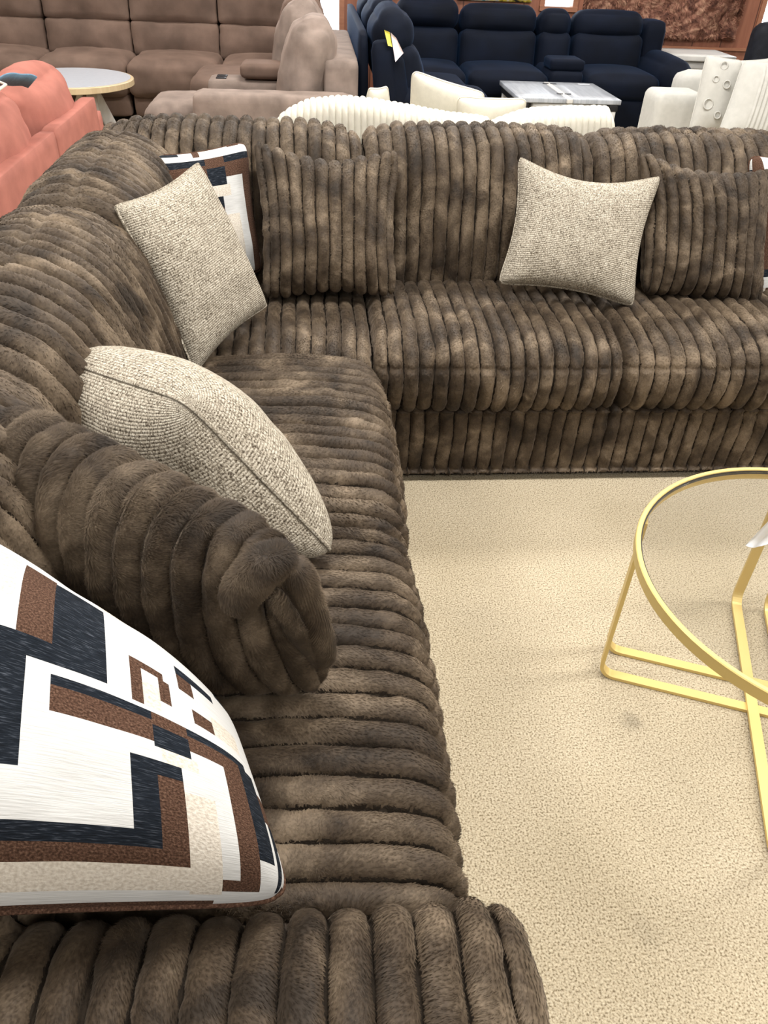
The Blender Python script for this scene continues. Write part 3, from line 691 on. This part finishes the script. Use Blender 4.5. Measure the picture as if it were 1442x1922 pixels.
# ------------------------------------------------------------------ coral sofa
cs = thing('coral_sofa', 'coral velvet sofa seen from behind at the left', 'sofa', (-1.6, 4.2, 0))
soft('back_rail', (.085, 1.05, .57), .018, (-1.285, 3.68, .335), M['coral'], cs, n=10)
soft('back_rail', (.085, .88, .57), .018, (-1.285, 4.66, .335), M['coral'], cs, n=10)
soft('armrest', (.9, .12, .48), .02, (-1.70, 5.16, .29), M['coral'], cs, n=8)
soft('seat_base', (.80, 1.9, .32), .03, (-1.73, 4.15, .20), M['coral'], cs, n=6)
for y, z in ((3.80, .015), (4.66, .0)):
    c = soft('back_cushion', (.27, .74, .40), .10, (-1.475, y, .585+z), M['coral'], cs, rot=(0, -.16, 0), puff=(.05, .02, .05), n=18, wr=.012, seed=int(y*10))
cp = thing('scatter_cushion', 'coral scatter cushion with pale piping slumped on the coral sofa', 'cushion', (-1.50, 3.70, .86))
soft('cover', (.34, .40, .06), .028, (-1.50, 3.70, .895), M['coral'], cp, rot=(.05, .12, .2), puff=(0, 0, .02), n=14, wr=.01)
tube('piping', [(-1.33, 3.52, .872), (-1.30, 3.70, .868), (-1.31, 3.86, .868), (-1.38, 3.92, .878)], .006, M['cream'], cp)
cp2 = tag(soft('scatter_cushion', (.14, .40, .36), .07, (-1.84, 4.80, .67), M['coral'], None, rot=(.5, -.3, .4), puff=(.05, 0, 0), n=14, wr=.01), 'coral scatter cushion with pointed corner leaning farther along the coral sofa', 'cushion')
def strip(name, pts, w, mat, parent=None, th=.006):
    P = catmull(pts, False, 8); T = nrm(np.gradient(P, axis=0)); V = []
    w = np.array(w)
    for p in P:
        for s, t in ((-1, 0), (1, 0), (1, 1), (-1, 1)): V.append(p+w*s/2+np.array([0, 0, th*t]))
    n = len(P); Q = [(i*4+j, i*4+(j+1) % 4, i*4+4+(j+1) % 4, i*4+4+j) for i in range(n-1) for j in range(4)] + [(3, 2, 1, 0), (n*4-4, n*4-3, n*4-2, n*4-1)]
    return link_mesh(name, np_mesh(name, np.array(V), np.array(Q)), mat, parent)
bt = tag(strip('cloth_strap', [(-1.40, 3.86, .840), (-1.37, 3.95, .862), (-1.365, 4.06, .855), (-1.36, 4.17, .835), (-1.35, 4.27, .82), (-1.345, 4.34, .80)], (.05, .01, .045), M['bluecloth']), 'slate blue cloth strap lying across the coral back cushions', 'strap')

# ------------------------------------------------------------------ round coffee table
rt = thing('coffee_table', 'round pale-topped coffee table with oak edge and whitewashed trestle legs', 'table', (-1.80, 6.72, 0))
RC = np.array([-1.80, 6.72])
lathe('table_top', [(.001, .40), (.445, .415), (.458, .420), (.458, .455), (.452, .460), (.001, .460)], M['lightwood'], rt, RC, 64)
tag(lathe('top_inlay', [(.001, .4605), (.436, .4605), (.436, .4635), (.001, .4635)], M['glosswhite'], rt, RC, 64), 'glossy pale top surface')
for a in (.4, 1.2, 2.7, 3.6, 4.8, 5.6):
    ca, sa = math.cos(a), math.sin(a)
    hard('leg', (.09, .035, .46), (RC[0]+.21*ca, RC[1]+.21*sa, .20), M['whitewash'], rt, rot=(.0, -.42, a) if False else (0.42*sa, -.42*ca, a))
# ------------------------------------------------------------------ mink brown sectional
bs = thing('sectional_sofa', 'mink brown suede sectional with tufted backs along the window wall', 'sofa', (-1.2, 7.8, 0))
def tuft(P, U):
    return P
bx = [-3.02, -2.28, -1.55, -.80, -.02]
for i in range(4):
    a, b = bx[i], bx[i+1]; c = (a+b)/2; w = b-a
    bc = soft('back_cushion', (w-.01, .28, .28), .038, (c, 8.102, .562), M['taupe'], bs, rot=(-.16, 0, 0), puff=(0, .05, .01), n=14, wr=.01, seed=i)
    soft('headrest', (w-.01, .28, .46), .032, (c, 8.152, .917), M['taupe'], bs, rot=(-.16, 0, 0), puff=(0, .05, .02), n=14, wr=.01, seed=i+10)
    s = soft('seat_cushion', (w-.012, .78, .27), .07, (c+.03, 7.75, .355), M['taupe'], bs, puff=(0, .02, .03), n=14, wr=.012, seed=i+20)
    soft('footrest', (w-.03, .12, .18), .03, (c+.03, 7.50, .15), M['taupe'], bs, n=8, wr=.006, seed=i+30)
soft('back_frame', (3.2, .2, .95), .04, (-1.5, 8.40, .49), M['taupe'], bs, n=6)
# right-hand wing that runs towards the camera
soft('back_frame', (.24, 1.75, .68), .035, (.195, 6.62, .42), M['taupe_light'], bs, n=10)
soft('back_frame', (.24, .5, .25), .03, (.20, 5.98, .15), M['taupe_light'], bs, n=6)
for y, s in ((6.02, 0), (6.78, 1), (7.4, 2)):
    soft('back_cushion', (.27, .56, .66), .125, (-.03-(.07 if s else 0), y, .70-(.06 if s == 0 else .02)), M['taupe_light'] if s < 2 else M['taupe'], bs, rot=(0, .24, 0), puff=(.05, .02, .02), n=20, wr=.016, seed=44+s)
soft('seat_cushion', (1.0, .55, .26), .08, (-.60, 5.98, .345), M['taupe_light'], bs, puff=(.02, 0, .03), n=16, wr=.012, seed=50)
soft('seat_cushion', (.85, .65, .26), .08, (-.50, 7.08, .355), M['taupe'], bs, puff=(.02, 0, .03), n=16, wr=.012, seed=51)
cn = soft('console', (.62, .28, .50), .03, (-.44, 6.52, .275), M['taupe_light'], bs, n=10)
for y in (6.46, 6.56): soft('cup_holder', (.075, .06, .012), .005, (-.655, y, .527), M['dark'], cn, n=4)
soft('console_pad', (.36, .30, .09), .035, (-.33, 6.5, .585), M['taupe'], bs, puff=(0, 0, .01), n=10)
soft('armrest', (1.02, .22, .50), .045, (-.245, 5.60, .335), M['taupe_light'], bs, n=14, wr=.006, seed=60)
soft('armrest', (1.03, .20, .03), .01, (-.245, 5.60, .075), M['dark'], bs, n=4)

# ------------------------------------------------------------------ navy sectional
nv_ = thing('sectional_sofa', 'dark navy velvet reclining sectional along the panelled wall', 'sofa', (1.8, 7.4, 0))
nx = [(.75, 1.32), (1.33, 2.03), (2.04, 2.35), (2.36, 3.02)]
for i, (a, b) in enumerate(nx):
    c = (a+b)/2; w = b-a-.01; h = (.03, 0, -.02, -.015)[i]
    soft('headrest', (w, .28, .24), .10, (c, 8.10, .80+h), M['navy'], nv_, rot=(-.12, 0, 0), puff=(0, .04, .015), n=14, seed=i)
    soft('back_cushion', (w, .26, .36), .07, (c, 8.02, .56), M['navy'], nv_, rot=(-.14, 0, 0), puff=(0, .04, 0), n=12, seed=i)
    if i != 2:
        soft('seat_cushion', (w, .75, .20), .07, (c, 7.68, .40), M['navy'], nv_, puff=(0, .02, .03), n=12)
        soft('footrest', (w-.02, .10, .25), .03, (c, 7.37, .19), M['navy'], nv_, n=6)
soft('console', (.30, .66, .48), .05, (2.195, 7.70, .28), M['navy'], nv_, n=10)
soft('console_lid', (.30, .30, .09), .03, (2.195, 7.55, .555), M['navy'], nv_, n=8)
soft('back_frame', (2.6, .16, .80), .04, (1.9, 8.33, .42), M['navy'], nv_, n=6)
soft('back_cushion', (.20, .30, .75), .06, (3.13, 8.12, .48), M['navy'], nv_, n=8)
soft('armrest', (.28, .95, .28), .13, (3.16, 7.75, .48), M['navy'], nv_, puff=(.02, .02, .02), n=14)
soft('armrest', (.26, .85, .32), .05, (3.18, 7.75, .20), M['navy'], nv_, n=8)
# left wing
soft('back_panel', (.07, 2.2, .86), .03, (.36, 6.95, .47), M['navy'], nv_, rot=(0, -.03, 0), n=8)
for y, s in ((6.02, 0), (6.75, 1), (7.5, 2)):
    soft('headrest', (.24, .66, .26), .115, (.53, y, .905), M['navy'], nv_, rot=(0, -.16, 0), puff=(.03, 0, .03), n=16, wr=.006, seed=s)
    soft('back_cushion', (.22, .66, .46), .08, (.62, y, .62), M['navy'], nv_, rot=(0, -.24, 0), puff=(.05, 0, 0), n=14, wr=.006, seed=s)
    soft('seat_cushion', (.62, .66, .20), .07, (.92, y+.15, .40), M['navy'], nv_, puff=(.02, 0, .03), n=12)
soft('side_panel', (.16, .10, .86), .05, (.50, 5.68, .46), M['navy'], nv_, rot=(0, -.10, 0), n=12)
soft('side_panel', (.14, .12, .80), .05, (.60, 5.70, .42), M['navy'], nv_, rot=(0, -.20, 0), n=12)
soft('armrest', (.62, .22, .20), .095, (.87, 5.74, .525), M['navy'], nv_, puff=(.01, .01, .015), n=16)
soft('armrest', (.54, .18, .40), .05, (.84, 5.75, .24), M['navy'], nv_, n=8)
tg = thing('hang_tag', 'yellow and pinkish paper price tags on the wing back of the navy sectional', 'tag', (.51, 5.61, .78))
tag(sheet('card', [(.458, 5.615, .945), (.492, 5.612, .935), (.512, 5.608, .855), (.485, 5.610, .862)], M['paper_yellow'], tg, 4), 'yellow card')
tag(sheet('card', [(.497, 5.606, .935), (.535, 5.604, .905), (.585, 5.600, .825), (.535, 5.600, .775)], M['paper_pink'], tg, 4), 'pinkish white card')

# ------------------------------------------------------------------ lift-top table
lt = thing('coffee_table', 'square grey-washed wooden lift-top coffee table in front of the navy sectional', 'table', (1.97, 6.8, 0))
for a, b in ((1.565, 1.935), (1.99, 2.365)):
    hard('lid', (b-a, .76, .035), ((a+b)/2, 6.805, .445), M['greywash'], lt)
hard('lid_rail', (.05, .76, .035), (1.9625, 6.805, .445), M['whitewash'], lt)
for x in (1.93, 1.995):
    for y in (6.62, 7.08): hard('hinge', (.05, .018, .004), (x, y, .4645), M['dark'], lt)
hard('body', (.66, .68, .36), (1.965, 6.80, .19), M['whitewash'], lt)
hard('apron', (.56, .72, .07), (1.965, 6.80, .39), M['whitewash'], lt)
for sx in (-1, 1): hard('leg', (.07, .74, .05), (1.965+sx*.35, 6.80, .405), M['dark'], lt)  # black bars painting in the dark gaps under the lid, not legs
for sx in (-1, 1):
    for sy in (-1, 1): hard('leg', (.06, .06, .43), (1.965+sx*.345, 6.80+sy*.335, .215), M['whitewash'], lt)
tag(hard('paper_note', (.10, .03, .001), (2.26, 7.10, .4645), M['paper']), 'small white paper slip lying on the lift-top table', 'paper')

# ------------------------------------------------------------------ cream ribbed sectional behind
cr = thing('sectional_sofa', 'cream ribbed plush sectional standing back to back with the brown one', 'sofa', (.5, 4.1, 0))
CB = [(.0, .20), (.0, .45), (.005, .70), (.02, .81), (.06, .85), (.12, .86), (.18, .83), (.21, .72), (.23, .45), (.23, .20)]
def cshape(f, xs):
    def g(U, A, B, t):
        top = f(t)
        B = .2+(B-.2)*(top-.2)/.66
        return U, A + xs(t), B
    return g
hump = lambda t: np.interp(t, [0, .03, .08, .17, .30, .40, .60, .78, .92, 1], [.70, .76, .80, .842, .862, .862, .838, .805, .788, .77])
hump2 = lambda t: np.interp(t, [0, .15, .3, .6, .93, 1], [.77, .81, .835, .85, .85, .80])
ribbed('back_cushion', CB, 1.02, 36, .010, lambda u, a, b: np.stack([-.18+u, 3.74+a, b], 1), cr, M['cream'], seg=8, dv=.02, fl=None, shape=cshape(hump, lambda t: .12*(2*t-1)**2), dents=.4, re=.02)
ribbed('back_cushion', CB, .58, 20, .010, lambda u, a, b: np.stack([.82+u, 3.74+a, b], 1), cr, M['cream'], seg=8, dv=.02, fl=None, shape=cshape(hump2, lambda t: .10*(t-.5)**2), dents=.4, re=.03)
ribbed('seat_cushion', [(0, .15), (0, .40), (.05, .46), (.35, .47), (.62, .45), (.66, .38), (.66, .15), (.3, .12)], 1.5, 52, .010, lambda u, a, b: np.stack([-.12+u, 3.98+a, b], 1), cr, M['cream'], seg=6, dv=.03, fl=None, dents=.4, re=.03)
soft('base', (1.5, .85, .14), .02, (.62, 4.16, .09), M['cream'], cr, n=4)
def plain_pillow(name, cor, T, mat, label, seed, conc=.06, group=None, piping=None):
    F, Bk, uv, n, Ug, Vg = pillow_grid(cor, T, 40, 40, conc, .45, seed, .006)
    V, UV, QF, QB, bd = pillow_mesh(F, Bk, uv); Qd = np.concatenate([QF, QB]); Nn = quad_normals(V, Qd)
    if (Nn[:F.shape[0]*F.shape[1]].reshape(F.shape)*n).sum() < 0: Qd = Qd[:, ::-1]
    root = thing(name, label, 'pillow', tuple(np.mean(np.array(cor), 0)), group)
    link_mesh('cover', np_mesh('cover', V, Qd, uv=UV), mat, root)
    tube('piping', V[bd], .005, piping or mat, root, 6, True)
    return root
plain_pillow('cream_pillow', [(.485, 4.24, .925), (.86, 4.22, .835), (.82, 4.36, .52), (.49, 4.36, .53)], .16, M['cream'], 'cream pillow with raised corner poking above the cream ribbed back', 71)
plain_pillow('cream_pillow', [(.69, 4.07, .842), (1.03, 4.06, .842), (1.04, 4.16, .53), (.70, 4.17, .53)], .14, M['cream'], 'cream pillow with flat top edge beside the one with raised corner', 72)
plain_pillow('cream_pillow', [(.27, 4.10, .86), (.36, 4.10, .87), (.42, 4.2, .55), (.22, 4.2, .55)], .10, M['cream'], 'cream pillow tip barely showing over the cream ribbed back', 73)

# ------------------------------------------------------------------ white sofa at the right
ws = thing('white_sofa', 'white boucle sofa with squared armrest beside the navy sectional', 'sofa', (2.8, 5.8, 0))
soft('armrest', (.34, .30, .60), .05, (2.48, 5.75, .345), M['white'], ws, n=14)
soft('seat_cushion', (1.2, .75, .20), .06, (3.28, 5.85, .34), M['white'], ws, n=10, puff=(0, 0, .02))
soft('base', (1.24, .75, .22), .03, (3.28, 5.85, .13), M['white'], ws, n=6)
soft('back_cushion', (1.2, .25, .4), .08, (3.28, 6.25, .50), M['white'], ws, n=10)
pp = plain_pillow('ring_pillow', [(2.53, 5.53, .885), (2.77, 5.50, .86), (2.75, 5.40, .44), (2.50, 5.44, .44)], .16, M['white'], 'white pillow with raised rings leaning on the white sofa armrest', 74, conc=.04)
for k, (a, b, r) in enumerate([(.45, .12, .022), (.25, .62, .030), (.30, .30, .018), (.6, .35, .022), (.55, .75, .02)]):
    TL, TRr, BR, BL = [np.array(c) for c in [(2.53, 5.53, .885), (2.77, 5.50, .86), (2.75, 5.40, .44), (2.50, 5.44, .44)]]
    c = (1-a)*(1-b)*TL+a*(1-b)*TRr+a*b*BR+(1-a)*b*BL
    ux = nrm(TRr-TL); uy = nrm(TL-BL); nn = nrm(np.cross(ux, uy)); h = .08*((1-abs(2*a-1)**2.4)*(1-abs(2*b-1)**2.4))**.45
    th = np.linspace(0, 2*PI, 25)[:-1]
    tube('ring', [c+nn*(h+.002)+r*(math.cos(t)*ux+math.sin(t)*uy) for t in th], .005, M['white'], pp, 6, True)
def pleat_pillow():
    cor = [(2.69, 5.34, .885), (3.04, 5.28, .875), (2.99, 5.14, .44), (2.58, 5.20, .44)]
    F, Bk, uv, n, Ug, Vg = pillow_grid(cor, .17, 160, 40, .05, .45, 75, .005)
    m = np.clip((Ug+.35)/.1, 0, 1)*np.clip((.6-Ug)/.1, 0, 1)
    F += n*(.005*np.sin(Ug*42)*m*(1-Vg**4))[..., None]
    V, UV, QF, QB, bd = pillow_mesh(F, Bk, uv); Qd = np.concatenate([QF, QB]); Nn = quad_normals(V, Qd)
    if (Nn[:F.shape[0]*F.shape[1]].reshape(F.shape)*n).sum() < 0: Qd = Qd[:, ::-1]
    root = thing('pleated_pillow', 'ivory pillow with fine vertical pleats in front of the ring pillow', 'pillow', tuple(np.mean(np.array(cor), 0)))
    link_mesh('cover', np_mesh('cover', V, Qd, uv=UV), M['white'], root); tube('piping', V[bd], .005, M['white'], root, 6, True)
pleat_pillow()
plain_pillow('white_pillow', [(2.84, 5.88, .81), (3.22, 5.85, .85), (3.22, 5.72, .46), (2.86, 5.75, .46)], .16, M['white'], 'plain white pillow behind the pleated ivory pillow', 76)

# ------------------------------------------------------------------ side table and black chair by the wall
st_ = thing('side_table', 'white wooden side table between the navy sectional and the black chair', 'table', (3.70, 8.35, 0))
hard('table_top', (.62, .5, .05), (3.70, 8.35, .56), M['whitewash'], st_)
hard('apron', (.54, .42, .07), (3.70, 8.35, .50), M['whitewash'], st_)
for sx in (-1, 1):
    for sy in (-1, 1): hard('leg', (.06, .06, .52), (3.70+sx*.24, 8.35+sy*.18, .26), M['whitewash'], st_)
bc = thing('black_armchair', 'black upholstered armchair below the bright window at the right', 'chair', (4.2, 7.8, 0))
soft('backrest', (.70, .22, .50), .09, (4.25, 7.70, .63), M['black'], bc, n=12, rot=(-.1, .06, 0), puff=(0, .03, .02))
soft('armrest', (.22, .7, .34), .09, (3.78, 7.45, .42), M['black'], bc, n=10)
soft('armrest', (.22, .7, .34), .09, (4.58, 7.45, .42), M['black'], bc, n=10)
soft('seat', (.60, .7, .26), .06, (4.18, 7.42, .27), M['black'], bc, n=8)
for sx in (-1, 1):
    for sy in (-1, 1): hard('leg', (.05, .05, .14), (4.18+sx*.33, 7.45+sy*.26, .07), M['dark'], bc)

# ------------------------------------------------------------------ on the wall
def wall_rug():
    n = 150; xs = np.linspace(2.72, 4.30, n); zs = np.linspace(.645, 1.75, n)
    X, Z = np.meshgrid(xs, zs); P = np.stack([X.ravel(), np.zeros(X.size), Z.ravel()], 1)
    e = np.minimum.reduce([X-2.72, 4.30-X, Z-.645, 1.75-Z]).ravel()
    h = .02+.035*np.minimum(1, e/.03)*(1+.5*noise(P, 18., 3)+.3*noise(P, 45., 4))
    P[:, 1] = WY-.005-h
    V = P; I = np.arange(n*n).reshape(n, n)
    Q = np.stack([I[:-1, :-1].ravel(), I[:-1, 1:].ravel(), I[1:, 1:].ravel(), I[1:, :-1].ravel()], 1)
    bd = np.concatenate([I[0, :-1], I[:-1, -1], I[-1, :0:-1], I[:0:-1, 0]]); b2 = np.roll(bd, -1)
    Bk = V[bd].copy(); Bk[:, 1] = WY-.003; k = len(V)
    j = np.arange(len(bd)); j2 = np.roll(j, -1)
    Q = np.concatenate([Q, np.stack([bd, k+j, k+j2, b2], 1)])
    V = np.concatenate([V, Bk])
    Nn = quad_normals(V, Q)
    E, ft = fur(V, Nn, 3, .05, .012, (0, 0, -.5), 77, .5, 4.)
    m, nt, b = new_mat('chestnut_shag'); tc = nt.nodes.new('ShaderNodeTexCoord')
    n1 = N(nt, 'ShaderNodeTexNoise', Scale=11., Detail=5.0, Distortion=1.2); nt.links.new(tc.outputs['Object'], n1.inputs['Vector'])
    nt.links.new(ramp(nt, n1.outputs['Fac'], [(.32, (.07, .025, .016)), (.5, (.26, .11, .07)), (.68, (.50, .29, .19))]), b.inputs['Base Color']); b.inputs['Roughness'].default_value = .8
    return link_mesh('wall_rug', np_mesh('wall_rug', np.concatenate([V, E]), Q, ft), m)
tag(wall_rug(), 'shaggy chestnut brown fur rug hung on the panelled wall', 'rug')
def flower_mat():
    m, nt, b = new_mat('painted_canvas'); tc = nt.nodes.new('ShaderNodeTexCoord')
    n1 = N(nt, 'ShaderNodeTexNoise', Scale=7., Detail=4.0, Distortion=1.5); nt.links.new(tc.outputs['Object'], n1.inputs['Vector'])
    nt.links.new(ramp(nt, n1.outputs['Fac'], [(.36, (.10, .33, .40)), (.46, (.75, .72, .62)), (.55, (.80, .62, .06)), (.66, (.03, .03, .03))]), b.inputs['Base Color']); return m
M['flower'] = flower_mat()
for a, b, z, l in ((.58, .86, .885, 'small yellow and teal abstract painting above the navy corner'), (1.42, 2.16, .895, 'large yellow, white and teal abstract painting above the navy headrests')):
    r_ = thing('wall_picture', l, 'painting', ((a+b)/2, WY, z))
    hard('canvas', (b-a, .03, .6), ((a+b)/2, WY-.018, z+.3), M['flower'], r_)

# ------------------------------------------------------------------ light
w = bpy.data.worlds.new('daylight'); SC.world = w; w.use_nodes = True
bg = w.node_tree.nodes['Background']; bg.inputs[0].default_value = (.95, .97, 1.0, 1); bg.inputs[1].default_value = .16
def area(name, loc, size, e, rot=(0, 0, 0), col=(1, .985, .96)):
    l = bpy.data.lights.new(name, 'AREA'); l.shape = 'RECTANGLE'; l.size, l.size_y = size; l.energy = e; l.color = col
    o = bpy.data.objects.new(name, l); COL.objects.link(o); o.location = loc; o.rotation_euler = rot; return o
for x in (-2.4, .4, 2.6, 5.8):
    for y, k in ((-1.5, .6), (1.5, 1.1), (4.4, .9), (7.2, .6)):  # the row behind the camera is unseen, added to brighten front faces
        area('ceiling_or_added_lamp', (1.3 if (x == 2.6 and y == 4.4) else x, y, 3.15), (1.2, .6), 62*k)
SC.view_settings.view_transform = 'Standard'; SC.view_settings.look = 'None'; SC.view_settings.gamma = 1
SC.view_settings.use_curve_mapping = False
SC.view_settings.exposure = 0.38
SC.cycles.max_bounces = 6
SC.cycles.use_denoising = True
